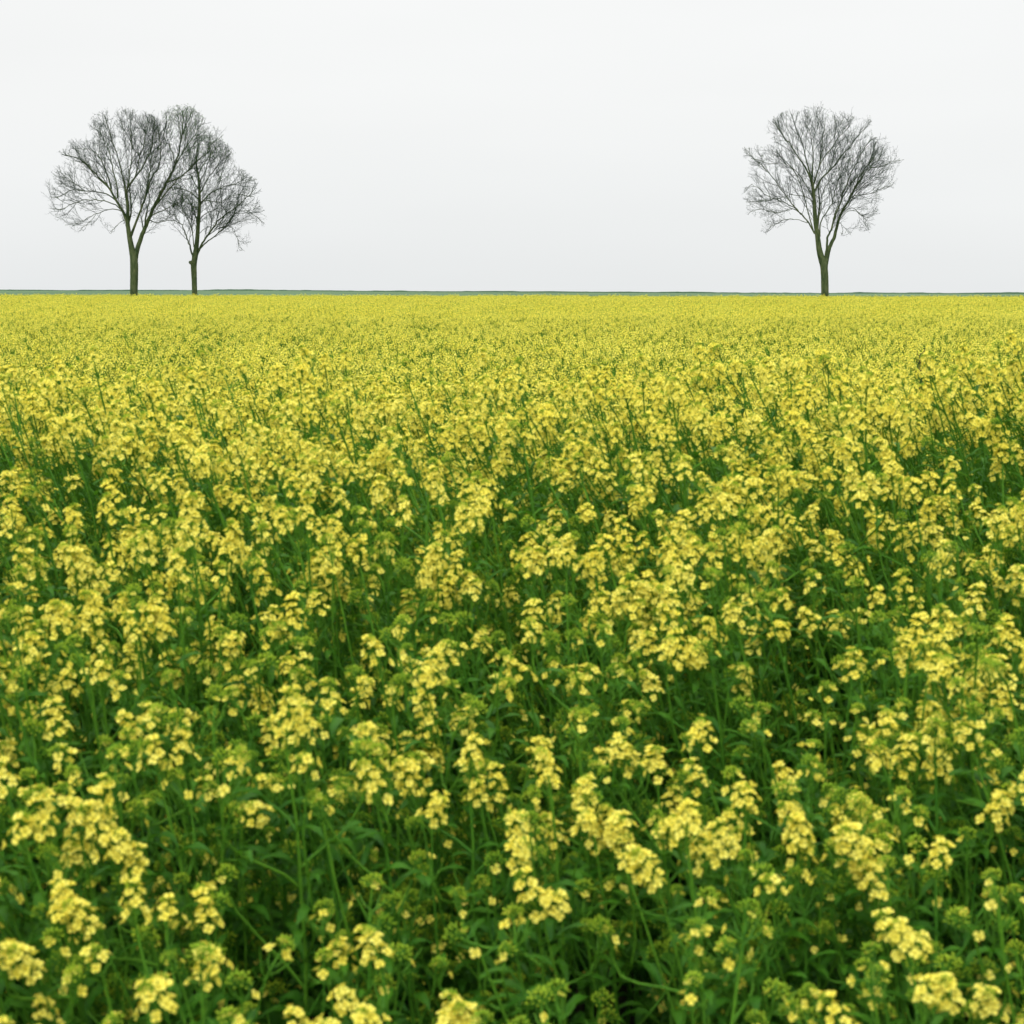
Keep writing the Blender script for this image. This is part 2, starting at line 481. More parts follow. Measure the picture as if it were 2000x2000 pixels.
def choose(y, rs):
    H = min((0.82, 1.05, 1.30), key=lambda h: abs(h - plant_h(y)))
    r = rs.uniform(); pb = p_style(y)
    st = 'bloom' if r < pb * pb else ('mixed' if r < pb * 0.4 + 0.6 else 'bud')
    return H, st, rs.randint(len(PLANS[(H, st)]))

SIZE = {0.82: ('short', 'along the low field edge'), 1.05: ('waist-high', 'just inside the field edge'), 1.30: ('tall', 'deeper in the crop')}
STATE = {'bloom': 'rapeseed plant with full yellow flower heads', 'mixed': 'rapeseed plant with yellow flowers and bud clusters', 'bud': 'leafy rapeseed plant mostly in green bud'}
def label_of(H, stl):
    a, b = SIZE[H]; return a + ' ' + STATE[stl] + ' ' + b, a + ' ' + {'bloom': 'rapeseed plants in full bloom', 'mixed': 'half-open rapeseed plants', 'bud': 'rapeseed plants in bud'}[stl]
N_IND, N_FLOWER = 300, 100
rest = []; count = 0
for (x, y) in near:
    H, stl, vi = choose(y, RS)
    M = place_matrix(x, y, H, RS)
    if not (in_view(x, y) and count < N_IND):
        rest.append((M, (H, stl, vi))); continue
    root = obj('rapeseed_plant', None, None, M); root.empty_display_size = 0.1
    lb, gr = label_of(H, stl); tag(root, lb, 'plant', gr)
    for j, (name, key, PM) in enumerate(PLANS[(H, stl)][vi]):
        if name == 'raceme':
            if count < N_FLOWER:
                me = cached(('rax', key), lambda: RAC[0][key[0]][key[1]][0].mesh('raceme'))
                ro = obj('raceme', me, root, PM)
                for fi, FM in RAC[0][key[0]][key[1]][1]:
                    obj('flower', FL_ME[fi], ro, FM)
            else:
                me = cached(('rbk', key), lambda: BAKE[0][key[0]][key[1]].mesh('raceme'))
                obj('raceme', me, root, PM)
        elif name == 'leaf':
            me = cached(('leaf', key), lambda: LEAVES[key[0]][key[1]].mesh('leaf', smooth=True))
            obj('leaf', me, root, PM)
        else:
            me = cached((name, H, stl, vi, j), lambda: key.mesh(name, smooth=True))
            obj(name, me, root, PM)
    count += 1
print('individual plants', count, 'rest near', len(rest))

# ------------------------------------------------------------------ the rest of the crop: one object
lib = bpy.data.collections.new('crop_library')       # meshes the crop draws from
LIB = []
def lib_add(me):
    o = bpy.data.objects.new('crop_%03d' % len(LIB), me); lib.objects.link(o); LIB.append(o); return len(LIB) - 1
lib_idx = {}
def lib_plan(H, stl, vi, lod):
    k = (H, stl, vi, lod)
    if k not in lib_idx: lib_idx[k] = lib_add(bake_plant(PLANS[(H, stl)][vi], lod).mesh('crop_plant'))
    return lib_idx[k]

def far_patch(n):
    """about a square metre of crop seen from far: flower heads of small petals on leaning stems"""
    b = MB()
    for _ in range(n):
        x, y = U(-.55, .55), U(-.55, .55); H = 1.26 * (U(0.88, 1.06) if rnd.random() < 0.9 else U(1.04, 1.13)); lx = -0.12 * H
        b.tube([Vector((x, y, 0)), Vector((x + lx * .4, y, H * .6)), Vector((x + lx, y, H))], [0.006, 0.005, 0.003], 3, STEM)
        for k in range(rnd.randint(5, 7)):
            a = U(0, 6.28); r = U(0, 0.14); hz = H * U(0.84, 1.02)
            c = Vector((x + lx + math.cos(a) * r, y + math.sin(a) * r, hz))
            b.tube([Vector((x + lx * .5, y, H * .62)), c], [0.004, 0.003], 3, STEM)
            for j in range(17):
                p = c + Vector((rnd.gauss(0, .022), rnd.gauss(0, .022), U(-0.055, 0.03)))
                n_ = Vector((rnd.gauss(0, 1), rnd.gauss(0, 1), rnd.gauss(0.5, .8))).normalized()
                u = n_.orthogonal().normalized(); w = n_.cross(u); s_ = U(0.0075, 0.0115)
                b.add([p + u * s_, p + w * s_, p - u * s_, p - w * s_], [(0, 1, 2, 3)], PETAL)
            for j in range(2):
                b.bud(c + Vector((U(-.01, .01), U(-.01, .01), 0.035)), Vector((0, 0, 1)), 0.012, 0.007, BUD)
        for k in range(3):
            p = Vector((x + lx * .3, y, H * U(0.25, 0.7))); a = U(0, 6.28); d = Vector((math.cos(a), math.sin(a), 0.3)) * U(.07, .14)
            s_ = Vector((-math.sin(a), math.cos(a), 0)) * .025
            b.add([p, p + d * .5 + s_, p + d, p + d * .5 - s_], [(0, 1, 2, 3)], LEAF)
    return b
PATCH = [lib_add(far_patch(30).mesh('crop_patch')) for _ in range(5)]

P, Q, S_, I_ = [], [], [], []
def push(M, idx):
    l, q, s = M.decompose(); eu = q.to_euler()
    P.append(tuple(l)); Q.append(tuple(eu)); S_.append(tuple(s)); I_.append(idx)
for M, (H, stl, vi) in rest: push(M, lib_plan(H, stl, vi, 0))
for x, y in scatter(0.6, 6.5, 56, 1.5, RS):
    h = plant_h(y) * RS.uniform(0.45, 0.74) / 0.6
    M = Matrix.Translation((x, y, field_z(x, y))) @ Matrix.Rotation(RS.normal(0, .15), 4, 'X') @ Matrix.Rotation(RS.uniform(0, 6.28), 4, 'Z') @ Matrix.Diagonal((1, 1, h, 1))
    push(M, lib_plan(0.6, 'bud', RS.randint(5), 0))
mid = scatter(9.0, 32.0, 42, 2.5, RS)
for x, y in mid:
    r = RS.uniform(); stl = 'bloom' if r < 0.93 else 'mixed'
    vi = RS.randint(6 if stl == 'bloom' else 6); M = place_matrix(x, y, 1.30, RS)
    push(M, lib_plan(1.30, stl, vi, 1))
y = 32.0
while y < 104.0:
    xm = 0.372 * y + 6.0; x = -xm
    while x < xm:
        px, py = x + RS.uniform(-.2, .2), y + RS.uniform(-.2, .2)
        hz = 1 + 0.05 * noise.noise((px * 0.25, py * 0.25, 2.0)) + RS.uniform(-.035, .035) * (1.6 if y > 97 else 1.0)
        M = Matrix.Translation((px, py, field_z(px, py))) @ Matrix.Rotation(RS.uniform(-.5, .5) + (math.pi if 0 else 0), 4, 'Z') @ Matrix.Diagonal((1, 1, hz, 1))
        push(M, PATCH[RS.randint(5)]); x += 0.92
    y += 0.92
print('crop instances', len(P), 'mid', len(mid))

me = bpy.data.meshes.new('rapeseed_crop')
me.vertices.add(len(P)); me.vertices.foreach_set('co', np.array(P, dtype=np.float32).ravel())
for nm, ty, dat in (('rot', 'FLOAT_VECTOR', Q), ('scl', 'FLOAT_VECTOR', S_)):
    at = me.attributes.new(nm, ty, 'POINT'); at.data.foreach_set('vector', np.array(dat, dtype=np.float32).ravel())
at = me.attributes.new('idx', 'INT', 'POINT'); at.data.foreach_set('value', np.array(I_, dtype=np.int32))
for m in PLANT_MATS: me.materials.append(m)
crop = obj('rapeseed_crop', me)
tag(crop, 'dense yellow rapeseed crop in bloom stretching back to the trees', 'crop', kind='stuff')
ng = bpy.data.node_groups.new('crop_scatter', 'GeometryNodeTree')
ng.interface.new_socket('Geometry', in_out='INPUT', socket_type='NodeSocketGeometry')
ng.interface.new_socket('Geometry', in_out='OUTPUT', socket_type='NodeSocketGeometry')
gi = ng.nodes.new('NodeGroupInput'); go = ng.nodes.new('NodeGroupOutput')
iop = ng.nodes.new('GeometryNodeInstanceOnPoints')
ci = ng.nodes.new('GeometryNodeCollectionInfo')
ci.inputs['Collection'].default_value = lib
ci.inputs['Separate Children'].default_value = True
ci.inputs['Reset Children'].default_value = True
def nattr(nm, ty):
    n = ng.nodes.new('GeometryNodeInputNamedAttribute'); n.data_type = ty; n.inputs['Name'].default_value = nm
    return n.outputs['Attribute']
e2r = ng.nodes.new('FunctionNodeEulerToRotation')
ng.links.new(nattr('rot', 'FLOAT_VECTOR'), e2r.inputs[0])
ng.links.new(gi.outputs[0], iop.inputs['Points'])
ng.links.new(ci.outputs[0], iop.inputs['Instance'])
iop.inputs['Pick Instance'].default_value = True
ng.links.new(nattr('idx', 'INT'), iop.inputs['Instance Index'])
ng.links.new(e2r.outputs[0], iop.inputs['Rotation'])
ng.links.new(nattr('scl', 'FLOAT_VECTOR'), iop.inputs['Scale'])
ng.links.new(iop.outputs[0], go.inputs[0])
md = crop.modifiers.new('scatter', 'NODES'); md.node_group = ng

# ------------------------------------------------------------------ trees
def unproject(px, py, D):
    a, b = (px - 1000) / FPX, (1000 - py) / FPX
    ry = math.cos(PITCH) + b * math.sin(PITCH); rz = -math.sin(PITCH) + b * math.cos(PITCH)
    t = D / ry
    return Vector((a * t, D, HC + rz * t))

def inside(poly, x, z):
    c = False; n = len(poly)
    for i in range(n):
        x1, z1 = poly[i]; x2, z2 = poly[i - 1]
        if (z1 > z) != (z2 > z) and x < (x2 - x1) * (z - z1) / (z2 - z1) + x1: c = not c
    return c

def smooth_path(pts, n):
    """Catmull-Rom through the points"""
    P_ = [pts[0] * 2 - pts[1]] + pts + [pts[-1] * 2 - pts[-2]]; o = []
    for i in range(1, len(P_) - 2):
        for k in range(n):
            t = k / n; a, b, c, d = P_[i - 1:i + 3]
            o.append(0.5 * ((2 * b) + (c - a) * t + (2 * a - 5 * b + 4 * c - d) * t * t + (3 * b - a - 3 * c + d) * t ** 3))
    o.append(P_[-2]); return o

class Tree:
    def __init__(s, label, D, scale, ox, oy, seed, env, trunk, trunk_w, limbs, leafy, group=None):
        s.r = random.Random(seed); s.D = D
        W = lambda x, y: unproject(ox + x / scale, oy + y / scale, D)
        s.ppm = FPX / D * scale                      # zoomed pixels per metre
        s.env = [(W(x, y).x, W(x, y).z) for x, y in env]
        xs_ = [p[0] for p in s.env]; zs_ = [p[1] for p in s.env]
        s.cx = (min(xs_) + max(xs_)) / 2; s.hw = (max(xs_) - min(xs_)) / 2
        s.cz = min(zs_) * .45 + max(zs_) * .55; s.hh = (max(zs_) - min(zs_)) / 2
        tp = [W(x, y) for x, y in trunk]
        lead = limbs[0]; lp = [W(x, y) for x, y in lead[4]]
        lp = [q + Vector((0, lead[2] + (lead[3] - lead[2]) * (i / (len(lp) - 1)) ** 1.3, 0)) for i, q in enumerate(lp)]
        gz = ground_z(tp[0].x, D)
        base = Vector((tp[0].x, D, gz - 0.15))
        s.base = base
        s.fork = tp[-1] - Vector((0, 0, 0.5))
        root = obj('tree', None, None, Matrix.Translation((base.x, base.y, gz)))
        s.off = Vector((base.x, base.y, gz))
        tag(root, label, 'tree', group)
        s.root = root
        # trunk
        ctl = [base] + tp + lp
        wid = trunk_w + [lead[0] + (lead[1] - lead[0]) * (i / (len(lp) - 1)) ** 0.75 for i in range(len(lp))]
        pts = smooth_path(ctl, 4); n = len(pts)
        b = MB(); sides = 14; vs = []; fs = []
        for i, p in enumerate(pts):
            t = i / (n - 1); w = interp(t, np.linspace(0, 1, len(wid)), wid) / s.ppm / 2
            if p.z < gz + 0.5: w *= 1 + 0.35 * ((gz + 0.5 - p.z) / 0.65) ** 2
            for k in range(sides):
                a = 2 * math.pi * k / sides
                rr_ = w * (1 + 0.10 * noise.noise((math.cos(a) * 1.5 + seed, math.sin(a) * 1.5, p.z * 0.9)) + 0.05 * noise.noise((math.cos(a) * 4, math.sin(a) * 4, p.z * 3)))
                vs.append(p + Vector((math.cos(a) * rr_, math.sin(a) * rr_, 0)) - s.off)
        for i in range(n - 1):
            for k in range(sides):
                k2 = (k + 1) % sides
                fs.append((i * sides + k, i * sides + k2, (i + 1) * sides + k2, (i + 1) * sides + k))
        fs.append(tuple(range((n - 1) * sides, n * sides)))
        b.add(vs, fs, 0); s.trunk_mb = b
        # limbs: (width at start in zoomed px, width at end, depth at start, depth at end, points)
        s.segs = []; s.tips = []; s.occ = {}
        s.limb_paths = []
        for (w0, w1, d0, d1, pp) in limbs:
            q = [W(x, y) for x, y in pp]; m = len(q)
            for i in range(m):
                t = i / (m - 1); q[i] = q[i] + Vector((0, d0 + (d1 - d0) * t ** 1.3, 0))
            path = smooth_path(q, 4)
            L_ = len(path)
            jt = [0.045 * min(1.0, (i / L_) * 1.6) * (1.0 if w0 < 20 else 0.6) for i in range(L_)]
            path = [p + Vector((s.r.gauss(0, jt[i]), s.r.gauss(0, jt[i]), s.r.gauss(0, jt[i]))) if 1 < i < L_ - 1 else p for i, p in enumerate(path)]
            r0, r1 = w0 / s.ppm / 2, max(0.012, w1 / s.ppm / 2)
            rad = [r0 + (r1 - r0) * (i / (L_ - 1)) ** 0.75 for i in range(L_)]
            s.limb_paths.append((path, rad))
        # limbs towards and away from the viewer fill the round crown
        extra = []
        for (path, rad) in s.limb_paths[:]:
            ln = len(path)
            for k in range(1 if ln < 14 else 2):
                if s.r.random() < 0.25: continue
                i = int(ln * s.r.uniform(0.22, 0.6)); p = path[i]
                if rad[i] < 0.03: continue
                sg = 1 if s.r.random() < 0.5 else -1
                d = ((path[min(i + 2, ln - 1)] - p).normalized() + Vector((s.r.uniform(-.35, .35), sg * s.r.uniform(0.6, 1.1), s.r.uniform(0, .5)))).normalized()
                q = s.walk(p, d, s.r.uniform(3.0, 5.2), 12, 0.09, 0.05)
                if len(q) > 4:
                    r0 = rad[i] * 0.5
                    extra.append((q, [max(0.012, r0 * (1 - 0.85 * j / len(q))) for j in range(len(q))]))
        s.limb_paths += extra
        for li, (path, rad) in enumerate(s.limb_paths):
            if li == 0: s.sprout(path, rad, 1); continue      # the leading stem is part of the trunk
            lb = MB(); lb.tube([p - s.off for p in path], rad, 7, 0, cap=True)
            s.limb_obj(lb)
            s.sprout(path, rad, 1)
        root_trunk = obj('trunk', b.mesh('trunk', [M_BARK], True), root)
        s.twig_mesh()
        if leafy: s.leaves(leafy)
    def limb_obj(s, lb):
        obj('limb', lb.mesh('limb', [M_BARK], True), s.root)
    def ok(s, p):
        if not inside(s.env, p.x, p.z): return False
        u = (p.x - s.cx) / s.hw; v = (p.z - s.cz) / (s.hh * 1.15)
        return abs(p.y - s.D) < 0.85 * s.hw * math.sqrt(max(0.02, 1 - u * u)) * (max(0.15, 1 - v * v)) ** 0.5
    def walk(s, p, d, ln, n, jit, trop):
        q = [p]; st = ln / n; p = p.copy(); d = d.copy()
        for i in range(n):
            outw = (p - s.fork).normalized()
            d = (d + outw * trop + Vector((0, 0, trop * 0.6)) + Vector((s.r.gauss(0, jit), s.r.gauss(0, jit), s.r.gauss(0, jit)))).normalized()
            p = p + d * st
            if not s.ok(p) and s.r.random() < 0.72: break
            q.append(p.copy())
        return q
    #           spacing, angle lo, hi, length lo, hi, steps, jitter, tropism, radius
    LV = {1: (0.34, 0.40, 0.85, 1.3, 2.9, 8, 0.11, 0.065, 0.021),
          2: (0.21, 0.40, 0.9, 0.55, 1.25, 5, 0.15, 0.07, 0.0115),
          3: (0.11, 0.4, 1.0, 0.20, 0.50, 3, 0.24, 0.06, 0.0078)}
    def sprout(s, path, rad, level):
        sp, a0, a1, l0, l1, n, jit, trop, r = s.LV[level]
        L_ = sum((path[i + 1] - path[i]).length for i in range(len(path) - 1))
        if L_ < 0.05: return
        start = {1: 0.16 * L_ + 0.25, 2: 0.14 * L_ + 0.06, 3: 0.12 * L_}[level]
        nxt = start + s.r.uniform(0, sp); acc = 0.0; az = s.r.uniform(0, 6.28)
        for i in range(len(path) - 1):
            sl = (path[i + 1] - path[i]).length
            if sl < 1e-5: continue
            t_ = (path[i + 1] - path[i]) / sl
            while nxt < acc + sl:
                p = path[i] + t_ * (nxt - acc); f = nxt / L_
                az += 2.4 + s.r.uniform(-.5, .5)
                a = t_.orthogonal().normalized(); b = t_.cross(a)
                ph = s.r.uniform(a0, a1)
                d = t_ * math.cos(ph) + (a * math.cos(az) + b * math.sin(az)) * math.sin(ph)
                ln = s.r.uniform(l0, l1) * (1.08 - 0.55 * f)
                rp = rad[i] if level == 1 else rad[min(i, len(rad) - 1)]
                r0 = min(r * s.r.uniform(.8, 1.25), rp * 0.8)
                if level == 1 and rp > 0.11 and f < 0.35 and s.r.random() < 0.5:
                    nxt += sp * s.r.uniform(.7, 1.4); continue
                q = s.walk(p, d, ln, n, jit, trop)
                ck = (level, int(p.x * 1.7), int(p.y * 1.7), int(p.z * 1.7))
                if level > 1 and s.occ.get(ck, 0) >= (7 if level == 2 else 19): nxt += sp; continue
                s.occ[ck] = s.occ.get(ck, 0) + 1
                if len(q) > 1:
                    rr_ = [max(0.0052, r0 * (1 - 0.65 * j / (len(q) - 1))) for j in range(len(q))]
                    for j in range(len(q) - 1): s.segs.append((q[j], q[j + 1], rr_[j], rr_[j + 1]))
                    if level < 3: s.sprout(q, rr_, level + 1)
                    else: s.tips.append(q[-1])
                nxt += sp * s.r.uniform(.7, 1.4)
            acc += sl
    def twig_mesh(s):
        n = len(s.segs)
        a = np.array([tuple(q[0] - s.off) for q in s.segs]); b = np.array([tuple(q[1] - s.off) for q in s.segs])
        ra = np.array([q[2] for q in s.segs])[:, None]; rb = np.array([q[3] for q in s.segs])[:, None]
        t = b - a; t /= np.linalg.norm(t, axis=1)[:, None] + 1e-9
        ref = np.tile(np.array([[0.31, 0.91, 0.27]]), (n, 1)); u = np.cross(t, ref); u /= np.linalg.norm(u, axis=1)[:, None] + 1e-9
        w = np.cross(t, u); V = np.zeros((n, 6, 3))
        for k in range(3):
            c, s_ = math.cos(k * 2.0944), math.sin(k * 2.0944)
            V[:, k] = a + (u * c + w * s_) * ra; V[:, 3 + k] = b + (u * c + w * s_) * rb
        F = np.array([[0, 1, 4, 3], [1, 2, 5, 4], [2, 0, 3, 5]])[None] + (np.arange(n) * 6)[:, None, None]
        quad_mesh_obj('crown', V.reshape(-1, 3), F.reshape(-1, 4), M_TWIG, s.root)
        print('tree twig segments', n, 'tips', len(s.tips))
    def leaves(s, zones):
        """small opening leaves near the twig tips, denser inside the given zones (x, z, radius, amount)"""
        V, F = [], []
        for p in s.tips:
            pr = 0.05
            for (zx, zz, zr, am) in zones:
                dd = math.hypot(p.x - zx, p.z - zz) / zr
                if dd < 1: pr = max(pr, am * (1 - dd * dd))
            if s.r.random() > pr: continue
            for k in range(s.r.randint(1, 3)):
                c = p + Vector((s.r.gauss(0, .05), s.r.gauss(0, .05), s.r.gauss(0, .05))) - s.off
                n_ = Vector((s.r.gauss(0, 1), s.r.gauss(0, 1), s.r.gauss(0, 1))).normalized()
                u = n_.orthogonal().normalized(); w = n_.cross(u); z = s.r.uniform(0.022, 0.046); o = len(V)
                V += [tuple(c + u * z), tuple(c + w * z * .6), tuple(c - u * z), tuple(c - w * z * .6)]
                F.append((o, o + 1, o + 2, o + 3))
        o = quad_mesh_obj('young_leaves', np.array(V), np.array(F), M_YLEAF, s.root)
        o['kind'] = 'stuff'

def quad_mesh_obj(name, V, F, mat, parent):
    me = bpy.data.meshes.new(name)
    me.vertices.add(len(V)); me.vertices.foreach_set('co', V.astype(np.float32).ravel())
    me.loops.add(F.size); me.loops.foreach_set('vertex_index', F.astype(np.int32).ravel())
    me.polygons.add(len(F)); me.polygons.foreach_set('loop_start', np.arange(0, F.size, 4, dtype=np.int32))
    me.materials.append(mat); me.update(calc_edges=True); me.validate()
    return obj(name, me, parent)

SA = 3.864
def wz(x, y, D): v = unproject(60 + x / SA, 180 + y / SA, D); return v.x, v.z
DA, DB, DC = 106.5, 109.5, 107.0
envA = [(300, 1010), (380, 1065), (480, 1025), (540, 970), (620, 1070), (690, 1095), (760, 1040), (850, 1060), (905, 1090), (1000, 1010), (1150, 870), (1340, 620), (1430, 420),
        (1440, 290), (1350, 215), (1230, 118), (1100, 108), (1025, 165), (1035, 250), (1000, 285), (970, 200), (860, 138), (700, 155), (600, 150), (510, 172), (412, 205), (405, 330), (255, 385), (200, 455),
        (260, 550), (160, 590), (130, 720), (82, 780), (175, 835), (185, 925)]
limbsA = [
    (48, 16, 0, -0.3, [(770, 1215), (757, 1150), (742, 1060), (733, 970), (738, 890), (733, 800), (728, 740)]),
    (16, 3, -0.3, -1.2, [(730, 800), (718, 690), (700, 590), (660, 440), (620, 300), (590, 180)]),
    (13, 3, -0.3, 0.9, [(732, 770), (745, 650), (760, 480), (742, 330), (722, 185)]),
    (14, 3, -0.3, 1.8, [(735, 730), (790, 630), (812, 470), (832, 330), (858, 160)]),
    (14, 3, -0.3, -1.6, [(738, 720), (830, 610), (915, 490), (958, 350), (975, 215)]),
    (26, 4, 0, 0.6, [(735, 1010), (700, 910), (650, 830), (575, 705), (500, 640), (430, 560), (330, 490), (215, 462)]),
    (11, 3, 0.2, 1.6, [(648, 825), (560, 765), (430, 742), (290, 733), (160, 788), (95, 778)]),
    (10, 3, 0.1, -1.5, [(690, 895), (620, 840), (500, 812), (380, 832), (265, 895), (195, 885)]),
    (8, 2, 0.1, -0.6, [(690, 900), (640, 885), (560, 892), (470, 940), (380, 982), (305, 1000)]),
    (4, 2, -.3, -.9, [(500, 925), (470, 970), (440, 1005), (385, 1055)]),
    (14, 3, 0.2, 1.5, [(650, 800), (640, 690), (603, 580), (572, 450), (500, 330), (425, 225)]),
    (12, 3, 0.3, 2.2, [(600, 730), (560, 620), (480, 470), (400, 420), (275, 400)]),
    (22, 4, 0, -1.5, [(755, 1090), (790, 1005), (838, 895), (878, 800), (935, 650), (995, 560), (1015, 420), (1000, 280)]),
    (10, 3, -.3, 1.4, [(850, 870), (880, 720), (900, 560), (940, 420), (950, 280)]),
    (44, 6, 0, 0.4, [(781, 1340), (795, 1225), (818, 1140), (850, 1050), (890, 960), (930, 860), (980, 760), (1030, 660), (1078, 560), (1110, 450), (1132, 320), (1150, 160)]),
    (12, 3, 0.2, 1.4, [(1020, 680), (1105, 645), (1200, 570), (1285, 465), (1350, 380), (1425, 305)]),
    (14, 3, 0.1, -1.5, [(930, 870), (1015, 775), (1100, 690), (1190, 620), (1270, 540)]),
    (11, 3, 0.2, -1.0, [(1085, 550), (1170, 420), (1250, 320), (1335, 240)]),
    (8, 3, 0.1, 1.2, [(905, 930), (990, 890), (1060, 850), (1150, 790), (1240, 700)]),
    (10, 3, 0.2, -0.8, [(1085, 550), (1060, 430), (1015, 330), (1045, 190)]),
    (9, 3, 0.1, 1.6, [(850, 1050), (825, 965), (800, 860), (830, 720)]),
    (6, 2, 0.0, -1.0, [(740, 960), (690, 980), (650, 1030), (620, 1065)]),
    (6, 2, 0.0, 0.8, [(890, 960), (950, 985), (1000, 960), (1090, 900)]),
    (8, 3, 0.2, -0.5, [(1125, 350), (1170, 260), (1215, 160)]),
    (7, 3, 0.2, 0.9, [(1128, 340), (1110, 250), (1075, 150)]),
]
Tree('forked bare tree with thick olive trunk, its broad crown leaning over the slimmer tree', DA, SA, 60, 180, 3, envA,
     [(778, 1525), (780, 1400), (781, 1320), (778, 1270)], [58, 57, 58, 60, 56], limbsA,
     [(*wz(1160, 190, DA), 1.9, 0.95), (*wz(1250, 400, DA), 2.2, 0.45), (*wz(1000, 650, DA), 3.0, 0.22), (*wz(720, 430, DA), 3.0, 0.1), (*wz(860, 820, DA), 1.5, 0.35)],
     None)
envB = [(900, 1000), (955, 830), (1000, 700), (1080, 560), (1150, 450), (1240, 320), (1350, 290), (1440, 370), (1530, 425), (1560, 560), (1665, 635), (1742, 715), (1762, 850), (1775, 980),
        (1740, 1015), (1640, 1000), (1672, 1090), (1640, 1195), (1540, 1215), (1440, 1085), (1330, 1150), (1240, 1100), (1150, 1140), (1080, 1045)]
limbsB = [
    (42, 9, 0, 0.2, [(1240, 1240), (1250, 1170), (1258, 1080), (1266, 950), (1272, 850), (1270, 750), (1264, 650), (1245, 520), (1262, 380)]),
    (18, 3, 0, 0.8, [(1236, 1300), (1225, 1245), (1205, 1190), (1188, 1140), (1160, 1065), (1128, 1000), (1070, 935), (1010, 885), (965, 830)]),
    (6, 2, 0.4, -0.8, [(1120, 990), (1050, 962), (965, 990), (905, 985)]),
    (8, 3, 0, -1.2, [(1232, 1170), (1218, 1020), (1175, 925), (1120, 830), (1090, 700)]),
    (20, 4, 0, -0.8, [(1244, 1275), (1262, 1215), (1312, 1120), (1370, 1040), (1440, 955), (1530, 895), (1620, 820), (1705, 735)]),
    (12, 3, 0, 1.2, [(1270, 1190), (1320, 1135), (1385, 1085), (1480, 985), (1545, 900), (1640, 905), (1745, 985)]),
    (6, 2, 0.3, -0.4, [(1395, 1035), (1490, 1010), (1555, 1085), (1600, 1185)]),
    (10, 3, 0.1, 1.3, [(1276, 850), (1345, 765), (1450, 710), (1550, 685), (1685, 650)]),
    (10, 3, 0.1, -1.4, [(1272, 770), (1340, 660), (1420, 560), (1505, 435)]),
    (9, 3, 0.1, 1.6, [(1270, 740), (1200, 640), (1140, 520)]),
    (9, 3, 0.1, -1.2, [(1270, 810), (1180, 740), (1080, 720), (1015, 765)]),
    (8, 3, 0.1, 0.8, [(1262, 620), (1320, 500), (1405, 385)]),
    (8, 3, 0.1, -1.8, [(1270, 830), (1330, 820), (1450, 830), (1570, 780), (1720, 800)]),
    (7, 2, 0.1, 1.8, [(1270, 900), (1190, 840), (1100, 830), (1000, 900)]),
    (7, 2, 0.1, 1.0, [(1268, 960), (1340, 900), (1440, 860), (1560, 840)]),
    (5, 2, 0.1, -1.0, [(1256, 1080), (1320, 1030), (1420, 1000), (1560, 990), (1700, 950)]),
    (9, 3, 0.1, 2.0, [(1266, 690), (1310, 580), (1340, 440), (1330, 320)]),
]
tB = Tree('slimmer bare tree with knobbed trunk and low drooping twigs, beside the broad forked tree', DB, SA, 60, 180, 8, envB,
     [(1238, 1525), (1234, 1400), (1231, 1310)], [42, 41, 41, 43], limbsB,
     [(*wz(1230, 560, DB), 3.4, 0.40), (*wz(1180, 760, DB), 2.4, 0.5), (*wz(1400, 520, DB), 2.5, 0.2)])
kp = unproject(60 + 1205 / SA, 180 + 1285 / SA, DB) - tB.off
kb = MB(); kb.tube([kp + Vector((0.16, 0, -0.16)), kp + Vector((0.03, 0, -0.03)), kp + Vector((-0.03, 0, 0.06)), kp + Vector((-0.05, 0, 0.12))], [0.10, 0.14, 0.13, 0.04], 8, 0, True)
obj('knob', kb.mesh('knob', [M_BARK], True), tB.root)

